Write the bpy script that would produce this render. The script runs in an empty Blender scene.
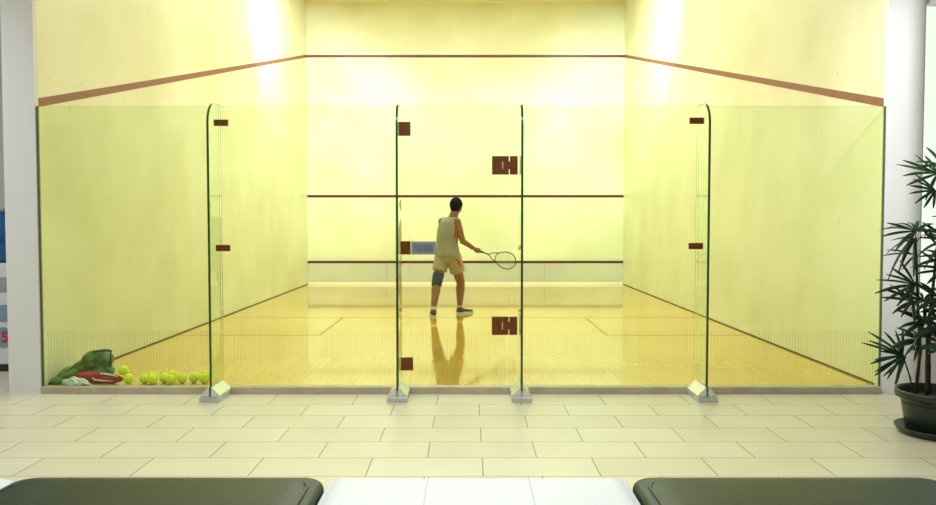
import bpy, bmesh, math, random
from mathutils import Vector, Matrix, Quaternion
R = math.radians
PI = math.pi
scn = bpy.context.scene
C = scn.collection
random.seed(7)

# ------------------------------------------------------------------ camera
cam = bpy.data.cameras.new('camera')
cam.sensor_width = 36.0
cam.lens = 768.7 * 36.0 / 936.0
cam.clip_start = 0.02
camo = bpy.data.objects.new('camera', cam)
C.objects.link(camo)
camo.location = (0.052, -5.85, 1.255)
camo.rotation_euler = (R(90 - 2.242), 0, 0)
scn.camera = camo

# ------------------------------------------------------------------ exposure, world
scn.view_settings.view_transform = 'Standard'
scn.view_settings.look = 'None'
scn.view_settings.gamma = 1.0
scn.view_settings.use_curve_mapping = False
scn.view_settings.exposure = 0.6
w = bpy.data.worlds.new('daylight')
scn.world = w
w.use_nodes = True
w.node_tree.nodes['Background'].inputs[0].default_value = (0.96, 0.97, 1.0, 1)
w.node_tree.nodes['Background'].inputs[1].default_value = 0.75


# ------------------------------------------------------------------ lights
def area(name, loc, rot, sx, sy, power, color):
    l = bpy.data.lights.new(name, 'AREA')
    l.shape = 'RECTANGLE'
    l.size = sx
    l.size_y = sy
    l.energy = power
    l.color = color
    o = bpy.data.objects.new(name, l)
    o.location = loc
    o.rotation_euler = rot
    C.objects.link(o)
    return o


def spot(name, loc, target, power, color, angle, blend, radius):
    l = bpy.data.lights.new(name, 'SPOT')
    l.energy = power
    l.color = color
    l.spot_size = R(angle)
    l.spot_blend = blend
    l.shadow_soft_size = radius
    o = bpy.data.objects.new(name, l)
    o.location = loc
    o.rotation_euler = (Vector(target) - Vector(loc)).to_track_quat('-Z', 'Y').to_euler()
    C.objects.link(o)
    return o


# court ceiling battens, high floodlights near the front corners
area('court_light', (0, 6.3, 5.60), (0, 0, 0), 4.6, 1.2, 160, (0.90, 1.0, 0.93))
area('court_light', (0, 2.9, 5.60), (0, 0, 0), 4.6, 0.8, 66, (0.94, 1.0, 0.93))
spot('court_flood', (-2.25, 4.7, 5.5), (-3.25, 8.5, 3.5), 580, (0.96, 1.0, 0.96), 66, 1.0, 0.12)
spot('court_flood', (2.25, 4.7, 5.5), (3.25, 8.5, 3.5), 580, (0.82, 1.0, 0.96), 66, 1.0, 0.12)
spot('court_flood', (-1.5, 5.6, 5.5), (-1.3, 9.75, 1.9), 250, (0.92, 1.0, 1.0), 60, 1.0, 0.2)
spot('court_flood', (1.5, 5.6, 5.5), (1.3, 9.75, 1.9), 270, (0.76, 1.0, 0.98), 60, 1.0, 0.2)
# foyer ceiling panels and an added spot to brighten the right column
area('foyer_light', (0.0, -2.6, 3.36), (0, 0, 0), 3.0, 1.0, 62, (0.93, 0.97, 1.0))
spot('column_fill_spot', (1.75, -2.1, 3.2), (3.42, -0.03, 1.9), 230, (0.95, 0.98, 1.0), 62, 0.9, 0.12)
area('foyer_light', (-0.3, -5.6, 3.36), (0, 0, 0), 3.0, 1.2, 22, (0.92, 0.96, 1.0))
area('foyer_light', (-5.0, -1.5, 3.36), (0, 0, 0), 1.2, 1.2, 48, (0.93, 0.97, 1.0))


# ------------------------------------------------------------------ materials
def mat(name, col, rough=0.6, metal=0.0, spec=0.5, noise=0.0, nscale=4.0, bump=0.0, bscale=60.0, coat=0.0, alt=None, emit=None):
    m = bpy.data.materials.new(name)
    m.use_nodes = True
    nt = m.node_tree
    b = nt.nodes['Principled BSDF']
    b.inputs['Base Color'].default_value = (*col, 1)
    b.inputs['Roughness'].default_value = rough
    b.inputs['Metallic'].default_value = metal
    b.inputs['Specular IOR Level'].default_value = spec
    b.inputs['Coat Weight'].default_value = coat
    b.inputs['Coat Roughness'].default_value = 0.05
    if emit:
        b.inputs['Emission Color'].default_value = (*emit[0], 1)
        b.inputs['Emission Strength'].default_value = emit[1]
    tc = nt.nodes.new('ShaderNodeTexCoord')
    if noise > 0:
        n = nt.nodes.new('ShaderNodeTexNoise')
        n.inputs['Scale'].default_value = nscale
        n.inputs['Detail'].default_value = 5
        r = nt.nodes.new('ShaderNodeValToRGB')
        a = alt if alt else tuple(c * (1 - noise) for c in col)
        r.color_ramp.elements[0].position = 0.3
        r.color_ramp.elements[0].color = (*a, 1)
        r.color_ramp.elements[1].position = 0.62
        r.color_ramp.elements[1].color = (*col, 1)
        nt.links.new(tc.outputs['Object'], n.inputs['Vector'])
        nt.links.new(n.outputs['Fac'], r.inputs['Fac'])
        nt.links.new(r.outputs['Color'], b.inputs['Base Color'])
    if bump > 0:
        n2 = nt.nodes.new('ShaderNodeTexNoise')
        n2.inputs['Scale'].default_value = bscale
        n2.inputs['Detail'].default_value = 3
        bp = nt.nodes.new('ShaderNodeBump')
        bp.inputs['Strength'].default_value = bump
        bp.inputs['Distance'].default_value = 0.01
        nt.links.new(tc.outputs['Object'], n2.inputs['Vector'])
        nt.links.new(n2.outputs['Fac'], bp.inputs['Height'])
        nt.links.new(bp.outputs['Normal'], b.inputs['Normal'])
    return m


def court_wall_mat():
    m = mat('court_plaster', (0.86, 0.82, 0.50), rough=0.42, spec=0.35)
    nt = m.node_tree
    b = nt.nodes['Principled BSDF']
    tc = nt.nodes.new('ShaderNodeTexCoord')
    n = nt.nodes.new('ShaderNodeTexNoise')
    n.inputs['Scale'].default_value = 1.1
    n.inputs['Detail'].default_value = 6
    r = nt.nodes.new('ShaderNodeValToRGB')
    r.color_ramp.elements[0].position = 0.35
    r.color_ramp.elements[0].color = (0.73, 0.72, 0.46, 1)
    r.color_ramp.elements[1].position = 0.65
    r.color_ramp.elements[1].color = (0.83, 0.82, 0.59, 1)
    # small ball marks
    v = nt.nodes.new('ShaderNodeTexNoise')
    v.inputs['Scale'].default_value = 14.0
    v.inputs['Detail'].default_value = 2
    r2 = nt.nodes.new('ShaderNodeValToRGB')
    r2.color_ramp.elements[0].position = 0.72
    r2.color_ramp.elements[0].color = (0, 0, 0, 1)
    r2.color_ramp.elements[1].position = 0.80
    r2.color_ramp.elements[1].color = (1, 1, 1, 1)
    mx = nt.nodes.new('ShaderNodeMixRGB')
    mx.inputs[2].default_value = (0.58, 0.54, 0.34, 1)
    nt.links.new(tc.outputs['Object'], n.inputs['Vector'])
    nt.links.new(tc.outputs['Object'], v.inputs['Vector'])
    nt.links.new(n.outputs['Fac'], r.inputs['Fac'])
    nt.links.new(v.outputs['Fac'], r2.inputs['Fac'])
    nt.links.new(r2.outputs['Color'], mx.inputs[0])
    nt.links.new(r.outputs['Color'], mx.inputs[1])
    nt.links.new(mx.outputs[0], b.inputs['Base Color'])
    n3 = nt.nodes.new('ShaderNodeTexNoise')
    n3.inputs['Scale'].default_value = 5
    bp = nt.nodes.new('ShaderNodeBump')
    bp.inputs['Strength'].default_value = 0.12
    bp.inputs['Distance'].default_value = 0.01
    nt.links.new(tc.outputs['Object'], n3.inputs['Vector'])
    nt.links.new(n3.outputs['Fac'], bp.inputs['Height'])
    nt.links.new(bp.outputs['Normal'], b.inputs['Normal'])
    return m


def court_floor_mat():
    m = mat('court_boards', (0.55, 0.37, 0.05), rough=0.10, spec=0.7, coat=0.55)
    nt = m.node_tree
    b = nt.nodes['Principled BSDF']
    tc = nt.nodes.new('ShaderNodeTexCoord')
    mp = nt.nodes.new('ShaderNodeMapping')
    mp.inputs['Rotation'].default_value = (0, 0, PI / 2)
    br = nt.nodes.new('ShaderNodeTexBrick')
    br.offset = 0.37
    br.inputs['Scale'].default_value = 1.0
    br.inputs['Brick Width'].default_value = 1.7
    br.inputs['Row Height'].default_value = 0.06
    br.inputs['Mortar Size'].default_value = 0.0008
    br.inputs['Color1'].default_value = (0.80, 0.475, 0.012, 1)
    br.inputs['Color2'].default_value = (0.74, 0.435, 0.010, 1)
    br.inputs['Mortar'].default_value = (0.40, 0.26, 0.05, 1)
    n = nt.nodes.new('ShaderNodeTexNoise')
    n.inputs['Scale'].default_value = 0.9
    n.inputs['Detail'].default_value = 6
    r = nt.nodes.new('ShaderNodeValToRGB')
    r.color_ramp.elements[0].position = 0.35
    r.color_ramp.elements[0].color = (0.86, 0.84, 0.9, 1)
    r.color_ramp.elements[1].position = 0.65
    r.color_ramp.elements[1].color = (1, 1, 1, 1)
    mx = nt.nodes.new('ShaderNodeMixRGB')
    mx.blend_type = 'MULTIPLY'
    mx.inputs[0].default_value = 1
    nt.links.new(tc.outputs['Object'], mp.inputs['Vector'])
    nt.links.new(mp.outputs[0], br.inputs['Vector'])
    nt.links.new(tc.outputs['Object'], n.inputs['Vector'])
    nt.links.new(n.outputs['Fac'], r.inputs['Fac'])
    nt.links.new(br.outputs['Color'], mx.inputs[1])
    nt.links.new(r.outputs['Color'], mx.inputs[2])
    nt.links.new(mx.outputs[0], b.inputs['Base Color'])
    n3 = nt.nodes.new('ShaderNodeTexNoise')
    n3.inputs['Scale'].default_value = 2.2
    n3.inputs['Detail'].default_value = 3
    bp = nt.nodes.new('ShaderNodeBump')
    bp.inputs['Strength'].default_value = 0.10
    bp.inputs['Distance'].default_value = 0.01
    nt.links.new(tc.outputs['Object'], n3.inputs['Vector'])
    nt.links.new(n3.outputs['Fac'], bp.inputs['Height'])
    nt.links.new(bp.outputs['Normal'], b.inputs['Normal'])
    return m


def tile_mat():
    m = mat('foyer_tiles', (0.7, 0.68, 0.5), rough=0.32, spec=0.5)
    nt = m.node_tree
    b = nt.nodes['Principled BSDF']
    tc = nt.nodes.new('ShaderNodeTexCoord')
    mp = nt.nodes.new('ShaderNodeMapping')
    # rows 0.31 m deep, 0.604 m long, running bond
    mp.inputs['Location'].default_value = (-0.13 + 0.302 + 0.604 * 20, 0.099 + 0.31 * 40, 0)
    br = nt.nodes.new('ShaderNodeTexBrick')
    br.offset = 0.5
    br.inputs['Scale'].default_value = 1.0
    br.inputs['Brick Width'].default_value = 0.604
    br.inputs['Row Height'].default_value = 0.31
    br.inputs['Mortar Size'].default_value = 0.0035
    br.inputs['Mortar Smooth'].default_value = 0.3
    br.inputs['Color1'].default_value = (0.70, 0.66, 0.50, 1)
    br.inputs['Color2'].default_value = (0.66, 0.61, 0.455, 1)
    br.inputs['Mortar'].default_value = (0.20, 0.16, 0.10, 1)
    n = nt.nodes.new('ShaderNodeTexNoise')
    n.inputs['Scale'].default_value = 2.5
    n.inputs['Detail'].default_value = 6
    r = nt.nodes.new('ShaderNodeValToRGB')
    r.color_ramp.elements[0].position = 0.3
    r.color_ramp.elements[0].color = (0.93, 0.92, 0.92, 1)
    r.color_ramp.elements[1].position = 0.7
    r.color_ramp.elements[1].color = (1, 1, 1, 1)
    mx = nt.nodes.new('ShaderNodeMixRGB')
    mx.blend_type = 'MULTIPLY'
    mx.inputs[0].default_value = 1
    nt.links.new(tc.outputs['Object'], mp.inputs['Vector'])
    nt.links.new(mp.outputs[0], br.inputs['Vector'])
    nt.links.new(tc.outputs['Object'], n.inputs['Vector'])
    nt.links.new(n.outputs['Fac'], r.inputs['Fac'])
    nt.links.new(br.outputs['Color'], mx.inputs[1])
    nt.links.new(r.outputs['Color'], mx.inputs[2])
    nt.links.new(mx.outputs[0], b.inputs['Base Color'])
    return m


def glass_mat(name, tint, spec_mix=1.0, rough=0.0):
    m = bpy.data.materials.new(name)
    m.use_nodes = True
    nt = m.node_tree
    nt.nodes.clear()
    out = nt.nodes.new('ShaderNodeOutputMaterial')
    tr = nt.nodes.new('ShaderNodeBsdfTransparent')
    tr.inputs[0].default_value = (*tint, 1)
    gl = nt.nodes.new('ShaderNodeBsdfGlossy')
    gl.inputs['Roughness'].default_value = rough
    gl.inputs['Color'].default_value = (1, 1, 1, 1)
    fr = nt.nodes.new('ShaderNodeFresnel')
    fr.inputs['IOR'].default_value = 1.45
    mx = nt.nodes.new('ShaderNodeMixShader')
    geo = nt.nodes.new('ShaderNodeNewGeometry')
    inv = nt.nodes.new('ShaderNodeMath')
    inv.operation = 'SUBTRACT'
    inv.inputs[0].default_value = 1.0
    mul = nt.nodes.new('ShaderNodeMath')
    mul.operation = 'MULTIPLY'
    nt.links.new(geo.outputs['Backfacing'], inv.inputs[1])
    nt.links.new(fr.outputs[0], mul.inputs[0])
    nt.links.new(inv.outputs[0], mul.inputs[1])
    nt.links.new(mul.outputs[0], mx.inputs[0])
    nt.links.new(tr.outputs[0], mx.inputs[1])
    nt.links.new(gl.outputs[0], mx.inputs[2])
    nt.links.new(mx.outputs[0], out.inputs[0])
    return m


def film_mat(name, alpha, col):
    m = bpy.data.materials.new(name)
    m.use_nodes = True
    nt = m.node_tree
    nt.nodes.clear()
    out = nt.nodes.new('ShaderNodeOutputMaterial')
    tr = nt.nodes.new('ShaderNodeBsdfTransparent')
    df = nt.nodes.new('ShaderNodeBsdfDiffuse')
    df.inputs[0].default_value = (*col, 1)
    mx = nt.nodes.new('ShaderNodeMixShader')
    mx.inputs[0].default_value = alpha
    nt.links.new(tr.outputs[0], mx.inputs[1])
    nt.links.new(df.outputs[0], mx.inputs[2])
    nt.links.new(mx.outputs[0], out.inputs[0])
    return m


M = {}
M['wall'] = court_wall_mat()
M['cfloor'] = court_floor_mat()
M['tile'] = tile_mat()
M['court_ceiling'] = mat('court_ceiling_paint', (0.84, 0.80, 0.50), rough=0.8, noise=0.04)
M['paint'] = mat('foyer_paint', (0.74, 0.74, 0.73), rough=0.6, noise=0.03, nscale=1.5)
M['white_paint'] = mat('white_column_paint', (0.86, 0.86, 0.86), rough=0.55, noise=0.02, nscale=1.5)
M['grey_wall'] = mat('grey_wall_paint', (0.52, 0.51, 0.47), rough=0.7, noise=0.04, nscale=2)
M['ceil'] = mat('foyer_ceiling_paint', (0.8, 0.8, 0.78), rough=0.8, noise=0.02)
M['sideline'] = mat('sheen_lit_line_paint', (0.27, 0.095, 0.045), rough=0.45, noise=0.15, nscale=12)  # glancing sheen put into the colour, lighter and browner than the front lines
M['line'] = mat('line_paint', (0.10, 0.006, 0.003), rough=0.4, noise=0.15, nscale=12)
M['floorline'] = mat('worn_floor_line', (0.36, 0.22, 0.05), rough=0.2, noise=0.2, nscale=9)
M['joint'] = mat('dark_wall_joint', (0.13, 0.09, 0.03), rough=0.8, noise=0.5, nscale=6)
M['tin'] = mat('tin_panel', (0.72, 0.73, 0.62), rough=0.14, metal=0.25, spec=0.6, noise=0.06, nscale=3)
M['tinbase'] = mat('white_strip', (0.92, 0.90, 0.75), rough=0.5, noise=0.03)
M['glass'] = glass_mat('clear_glass', (0.930, 0.975, 0.885))
M['finglass'] = glass_mat('fin_glass', (0.94, 0.985, 0.93))
M['edge'] = mat('green_glass_edge', (0.008, 0.085, 0.022), rough=0.15, spec=0.6, noise=0.2, nscale=3)
M['topedge'] = mat('pale_glass_edge', (0.42, 0.55, 0.33), rough=0.15, noise=0.1, nscale=3)
M['seam'] = film_mat('glass_seam', 0.6, (0.25, 0.40, 0.20))
M['film'] = film_mat('stripe_film', 0.055, (0.30, 0.30, 0.18))
M['steel'] = mat('brushed_steel', (0.62, 0.63, 0.64), rough=0.35, metal=0.6, noise=0.08, nscale=30)
M['plate'] = mat('polished_plate', (0.75, 0.77, 0.74), rough=0.22, metal=0.7, noise=0.05, nscale=30)
M['bracket'] = mat('bronze_bracket', (0.19, 0.050, 0.006), rough=0.35, metal=0.2, noise=0.3, nscale=25)
M['slot'] = mat('bright_slot', (0.8, 0.75, 0.65), rough=0.4, metal=0.3, noise=0.05)
M['lock'] = mat('grey_lock_plate', (0.28, 0.29, 0.29), rough=0.45, noise=0.1, nscale=20)
M['locklabel'] = mat('slate_blue_label', (0.17, 0.19, 0.26), rough=0.5, noise=0.3, nscale=25)
M['sill'] = mat('sill_stone', (0.52, 0.44, 0.32), rough=0.45, noise=0.2, nscale=8)
M['gasket'] = mat('dark_gasket', (0.10, 0.10, 0.05), rough=0.6, noise=0.1)
M['dleather'] = mat('dark_green_leather', (0.010, 0.024, 0.008), rough=0.42, spec=0.32, noise=0.2, nscale=5, bump=0.06, bscale=90)
M['piping'] = mat('dark_piping', (0.02, 0.025, 0.02), rough=0.4, noise=0.2)
M['wleather'] = mat('white_leather', (0.66, 0.67, 0.72), rough=0.45, noise=0.03, nscale=4, bump=0.1, bscale=70)
M['stitch'] = mat('pale_grey_stitching', (0.5, 0.52, 0.58), rough=0.6, noise=0.05)
M['footp'] = mat('black_bench_foot', (0.02, 0.02, 0.02), rough=0.5, noise=0.1)
M['ball'] = mat('tennis_felt', (0.85, 0.98, 0.01), rough=0.9, noise=0.12, nscale=40, bump=0.4, bscale=300)
M['ballseam'] = mat('ball_seam', (0.80, 0.86, 0.55), rough=0.8, noise=0.1)
M['gbag'] = mat('green_nylon', (0.11, 0.26, 0.010), rough=0.5, noise=0.8, nscale=16, alt=(0.006, 0.03, 0.004), bump=0.6, bscale=25)
M['dark'] = mat('dark_strap', (0.02, 0.025, 0.015), rough=0.6, noise=0.2)
M['red'] = mat('red_nylon', (0.42, 0.002, 0.006), rough=0.45, noise=0.4, nscale=14)
M['white'] = mat('white_fabric', (0.82, 0.78, 0.70), rough=0.5, noise=0.1)
M['wbag'] = mat('white_plastic_bag', (0.85, 0.88, 0.90), rough=0.35, noise=0.35, nscale=18, bump=0.9, bscale=22)
M['pot'] = mat('dark_green_pot', (0.018, 0.028, 0.016), rough=0.4, noise=0.3, nscale=6)
M['soil'] = mat('potting_soil', (0.03, 0.02, 0.012), rough=0.95, noise=0.5, nscale=40, bump=1, bscale=80)
M['cane'] = mat('brown_cane', (0.055, 0.028, 0.018), rough=0.7, noise=0.5, nscale=30)
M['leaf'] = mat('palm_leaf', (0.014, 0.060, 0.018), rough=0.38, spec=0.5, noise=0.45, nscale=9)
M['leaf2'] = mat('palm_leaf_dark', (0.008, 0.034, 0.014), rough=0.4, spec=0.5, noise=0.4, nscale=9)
M['skin'] = mat('skin', (0.30, 0.13, 0.055), rough=0.5, noise=0.1, nscale=10)
M['hair'] = mat('black_hair', (0.006, 0.005, 0.004), rough=0.9, spec=0.1, noise=0.3, nscale=60)
M['shirt'] = mat('pale_vest', (0.35, 0.35, 0.27), rough=0.85, noise=0.08, nscale=14, bump=0.5, bscale=16)
M['shorts'] = mat('cream_shorts', (0.43, 0.39, 0.28), rough=0.8, noise=0.08, nscale=14, bump=0.7, bscale=16)
M['redtrim'] = mat('red_trim', (0.55, 0.05, 0.02), rough=0.7, noise=0.1)
M['brace'] = mat('blue_knee_brace', (0.05, 0.075, 0.12), rough=0.8, noise=0.2, nscale=40)
M['shoe'] = mat('dark_shoe', (0.035, 0.045, 0.045), rough=0.6, noise=0.3, nscale=30)
M['sole'] = mat('white_sole', (0.75, 0.74, 0.62), rough=0.6, noise=0.1)
M['sock'] = mat('white_sock', (0.75, 0.72, 0.6), rough=0.9, noise=0.1)
M['rframe'] = mat('racket_frame_black', (0.02, 0.025, 0.02), rough=0.3, noise=0.2)
M['rstring'] = mat('racket_string', (0.55, 0.60, 0.40), rough=0.4, noise=0.1)
M['cabw'] = mat('white_cabinet', (0.70, 0.71, 0.72), rough=0.4, noise=0.04)
M['cabblue'] = mat('pale_blue_band', (0.22, 0.32, 0.45), rough=0.4, noise=0.1)
M['cabgrey'] = mat('grey_panel', (0.34, 0.36, 0.38), rough=0.4, noise=0.1)
M['cabred'] = mat('red_sticker_ink', (0.62, 0.02, 0.03), rough=0.4, noise=0.05)
M['jug'] = mat('blue_jug', (0.01, 0.12, 0.32), rough=0.2, noise=0.3, nscale=9, alt=(0.01, 0.05, 0.22))
M['wframe'] = mat('white_window_frame', (0.8, 0.8, 0.8), rough=0.4, noise=0.03)


# ------------------------------------------------------------------ helpers
def root_loc(p):
    return Vector(p.get('_w', (0, 0, 0))) if p else Vector((0, 0, 0))


def obj(name, bm, m, parent=None, smooth=False, label=None):
    """links a bmesh given in world coordinates as ONE mesh object (child meshes are moved into their parent's frame)"""
    me = bpy.data.meshes.new(name)
    bmesh.ops.recalc_face_normals(bm, faces=bm.faces)
    base = Vector((0, 0, 0))
    if parent is not None:
        q = parent
        while q is not None:
            base += q.location
            q = q.parent
    bmesh.ops.translate(bm, verts=bm.verts, vec=-base)
    bm.to_mesh(me)
    bm.free()
    for mm in (m if isinstance(m, (list, tuple)) else [m]):
        me.materials.append(mm)
    if smooth:
        for p in me.polygons:
            p.use_smooth = True
    o = bpy.data.objects.new(name, me)
    C.objects.link(o)
    if parent is not None:
        o.parent = parent
    if label:
        o['label'] = label
    return o


def tag(o, label, cat, group=None):
    o['label'] = label
    o['category'] = cat
    if group:
        o['group'] = group
    return o


def thing(name, label, cat, loc, group=None):
    o = bpy.data.objects.new(name, None)
    C.objects.link(o)
    o.location = loc
    o.empty_display_size = 0.1
    return tag(o, label, cat, group)


def struct(name, bm, m, parent=None):
    o = obj(name, bm, m, parent)
    if parent is None:
        o['kind'] = 'structure'
    return o


def box(bm, x0, x1, y0, y1, z0, z1, mi=0, bev=0.0, seg=2):
    g = bmesh.ops.create_cube(bm, size=1.0)
    vs = g['verts']
    bmesh.ops.scale(bm, vec=(x1 - x0, y1 - y0, z1 - z0), verts=vs)
    bmesh.ops.translate(bm, vec=((x0 + x1) / 2, (y0 + y1) / 2, (z0 + z1) / 2), verts=vs)
    fs = set(f for v in vs for f in v.link_faces)
    for f in fs:
        f.material_index = mi
    if bev > 0:
        es = list(set(e for v in vs for e in v.link_edges))
        bmesh.ops.bevel(bm, geom=es, offset=bev, segments=seg, affect='EDGES', profile=0.5)
    return bm


def nb():
    return bmesh.new()


def prism(bm, pts, axis, a, b, mi=0):
    """extrude polygon pts (2D) from a to b along axis"""
    def mk(p, t):
        if axis == 'Y':
            return (p[0], t, p[1])
        if axis == 'X':
            return (t, p[0], p[1])
        return (p[0], p[1], t)
    va = [bm.verts.new(mk(p, a)) for p in pts]
    vb = [bm.verts.new(mk(p, b)) for p in pts]
    n = len(pts)
    fs = [bm.faces.new(va), bm.faces.new(vb)]
    for i in range(n):
        fs.append(bm.faces.new((va[i], va[(i + 1) % n], vb[(i + 1) % n], vb[i])))
    for f in fs:
        f.material_index = mi
    return fs


def frame_of(d):
    d = d.normalized()
    u = d.cross(Vector((0, 0, 1)))
    if u.length < 1e-3:
        u = Vector((1, 0, 0))
    u.normalize()
    return d, u, u.cross(d).normalized()


def tube(bm, pts, rad, n=8, mi=0, closed=False):
    pts = [Vector(p) for p in pts]
    rs = rad if isinstance(rad, (list, tuple)) else [rad] * len(pts)
    rings = []
    up = None
    N = len(pts)
    for i, p in enumerate(pts):
        if closed:
            d = pts[(i + 1) % N] - pts[i - 1]
        else:
            d = pts[min(i + 1, N - 1)] - pts[max(i - 1, 0)]
        d.normalize()
        if up is None:
            _, u, v = frame_of(d)
        else:
            u = up - d * up.dot(d)
            u.normalize()
            v = u.cross(d)
        up = u
        rings.append([bm.verts.new(p + (u * math.cos(2 * PI * k / n) + v * math.sin(2 * PI * k / n)) * rs[i]) for k in range(n)])
    fs = []
    for i in range(N if closed else N - 1):
        a, b = rings[i], rings[(i + 1) % N]
        for k in range(n):
            fs.append(bm.faces.new((a[k], a[(k + 1) % n], b[(k + 1) % n], b[k])))
    if not closed:
        fs.append(bm.faces.new(rings[0]))
        fs.append(bm.faces.new(rings[-1]))
    for f in fs:
        f.material_index = mi
    return bm


def ell(bm, c, r, rot=None, seg=20, ring=12, mi=0):
    mtx = Matrix.Translation(Vector(c))
    if rot is not None:
        mtx = mtx @ rot.to_4x4()
    mtx = mtx @ Matrix.Diagonal((r[0], r[1], r[2], 1))
    g = bmesh.ops.create_uvsphere(bm, u_segments=seg, v_segments=ring, radius=1.0, matrix=mtx)
    for v in g['verts']:
        for f in v.link_faces:
            f.material_index = mi
    return bm


def cap(bm, a, b, ra, rb, seg=16):
    """tapered capsule"""
    a, b = Vector(a), Vector(b)
    ell(bm, a, (ra,) * 3, seg=seg, ring=10)
    ell(bm, b, (rb,) * 3, seg=seg, ring=10)
    tube(bm, [a, b], [ra, rb], n=seg)


def lathe(bm, prof, c, n=40, mi=0, closed_ends=True):
    rings = []
    for r, z in prof:
        rings.append([bm.verts.new((c[0] + r * math.cos(2 * PI * k / n), c[1] + r * math.sin(2 * PI * k / n), c[2] + z)) for k in range(n)])
    for a, b in zip(rings, rings[1:]):
        for k in range(n):
            f = bm.faces.new((a[k], a[(k + 1) % n], b[(k + 1) % n], b[k]))
            f.material_index = mi
    if closed_ends:
        for rr in (rings[0], rings[-1]):
            f = bm.faces.new(rr)
            f.material_index = mi
    return bm


def fuse(o, voxel=0.006, it=4):
    m = o.modifiers.new('fuse', 'REMESH')
    m.mode = 'VOXEL'
    m.voxel_size = voxel
    m.use_smooth_shade = True
    s = o.modifiers.new('soften', 'SMOOTH')
    s.factor = 0.5
    s.iterations = it
    return o


def rz(a):
    return Matrix.Rotation(a, 3, 'Z')


def ry(a):
    return Matrix.Rotation(a, 3, 'Y')


# ------------------------------------------------------------------ setting
W, L, H = 3.2, 9.75, 5.66
FZ = -0.045          # foyer floor level, the court floor is at 0
struct('floor_court', box(nb(), -W, W, 0.03, L, -0.15, 0.0), M['cfloor'])
struct('floor_foyer', box(nb(), -7.0, 6.0, -9.0, 0.0, -0.25, FZ), M['tile'])
struct('floor_foyer_side', box(nb(), -7.0, -3.44, 0.0, 1.5, -0.25, FZ), M['tile'])
struct('floor_window_bay', box(nb(), 3.30, 6.0, 0.0, 0.34, -0.25, FZ), M['tile'])
struct('wall_front', box(nb(), -W - 0.24, W + 0.24, L, L + 0.2, -0.15, H), M['wall'])
struct('ceiling_court', box(nb(), -W - 0.24, W + 0.24, 0.0, L + 0.2, H, H + 0.1), M['court_ceiling'])


def side_wall(s):
    # inner plaster skin and the painted wall end that faces the foyer
    x0, x1 = sorted((s * W, s * (W + 0.10)))
    struct('wall_left_court' if s < 0 else 'wall_right_court', box(nb(), x0, x1, 0.004, L, -0.15, H), M['wall'])


side_wall(-1)
side_wall(1)
struct('wall_left_end', box(nb(), -3.44, -3.2005, -0.045, 0.0035, FZ, H), M['paint'])
struct('wall_left_outer', box(nb(), -3.44, -3.3005, 0.0035, 1.7, FZ, H), M['paint'])
# right end: a flat face that rounds away into the window bay
pts = [(3.2005, -0.03)]
r_ = 0.235
for k in range(17):
    a = -PI / 2 + k / 16 * PI / 2
    pts.append((3.575 - r_ + r_ * math.cos(a), -0.03 + r_ + r_ * math.sin(a)))
pts += [(3.575, 0.30), (3.3005, 0.30), (3.3005, 0.0035), (3.2005, 0.0035)]
bm = nb()
prism(bm, pts, 'Z', FZ, H)
o = struct('wall_right_end', bm, M['white_paint'])
for p in o.data.polygons:
    if abs(p.normal.z) < 0.5 and len(p.vertices) == 4:
        p.use_smooth = True
o.data.set_sharp_from_angle(angle=R(35))
# foyer shell
struct('wall_foyer_left', box(nb(), -7.1, -7.0, -9.0, 1.6, FZ, 3.4), M['grey_wall'])
struct('wall_foyer_back', box(nb(), -7.0, 6.0, -9.1, -9.0, FZ, 3.4), M['grey_wall'])
struct('wall_foyer_right', box(nb(), 6.0, 6.1, -9.0, 0.4, FZ, 3.4), M['grey_wall'])
struct('wall_foyer_alcove', box(nb(), -7.0, -3.44, 1.5, 1.6, FZ, 3.4), M['grey_wall'])
struct('ceiling_foyer', box(nb(), -7.1, 6.1, -9.1, -0.10, 3.4, 3.5), M['ceil'])
struct('ceiling_alcove', box(nb(), -7.1, -3.45, -0.10, 1.6, 3.4, 3.5), M['ceil'])
struct('wall_bulkhead', box(nb(), -3.44, 3.58, -0.10, -0.046, 3.4, H + 0.1), M['paint'])
# window bay at the right of the court
struct('wall_window_dado', box(nb(), 3.575, 6.0, 0.20, 0.34, FZ, 0.42), M['grey_wall'])
struct('wall_window_head', box(nb(), 3.575, 6.0, 0.20, 0.34, 3.0, 3.5), M['grey_wall'])
bm = nb()
for x in (3.58, 4.75, 5.94):
    box(bm, x, x + 0.05, 0.22, 0.30, 0.42, 3.0)
box(bm, 3.63, 5.94, 0.22, 0.30, 0.42, 0.46)
box(bm, 3.63, 5.94, 0.22, 0.30, 2.96, 3.0)
win = bpy.data.objects.new('window_1', None)
C.objects.link(win)
win['kind'] = 'structure'
obj('window_frame', bm, M['wframe'], win)
obj('window_pane', box(nb(), 3.63, 5.94, 0.255, 0.263, 0.46, 2.96), M['glass'], win)

# court lines: painted stripes, a few mm of paint
def line_box(x0, x1, y0, y1, z0, z1):
    return box(nb(), x0, x1, y0, y1, z0, z1)


struct('trim_1', line_box(-W, W, L - 0.004, L, 4.57, 4.62), M['line'])       # front out line
struct('trim_2', line_box(-W, W, L - 0.004, L, 1.76, 1.81), M['line'])       # service line
for s in (-1, 1):
    bm = nb()
    x0, x1 = sorted((s * W, s * (W - 0.004)))
    prism(bm, [(0.012, 2.13), (L - 0.004, 4.57), (L - 0.004, 4.625), (0.012, 2.195)], 'X', x0, x1)
    struct('trim_%d' % (4 + s), bm, M['sideline'])
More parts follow.
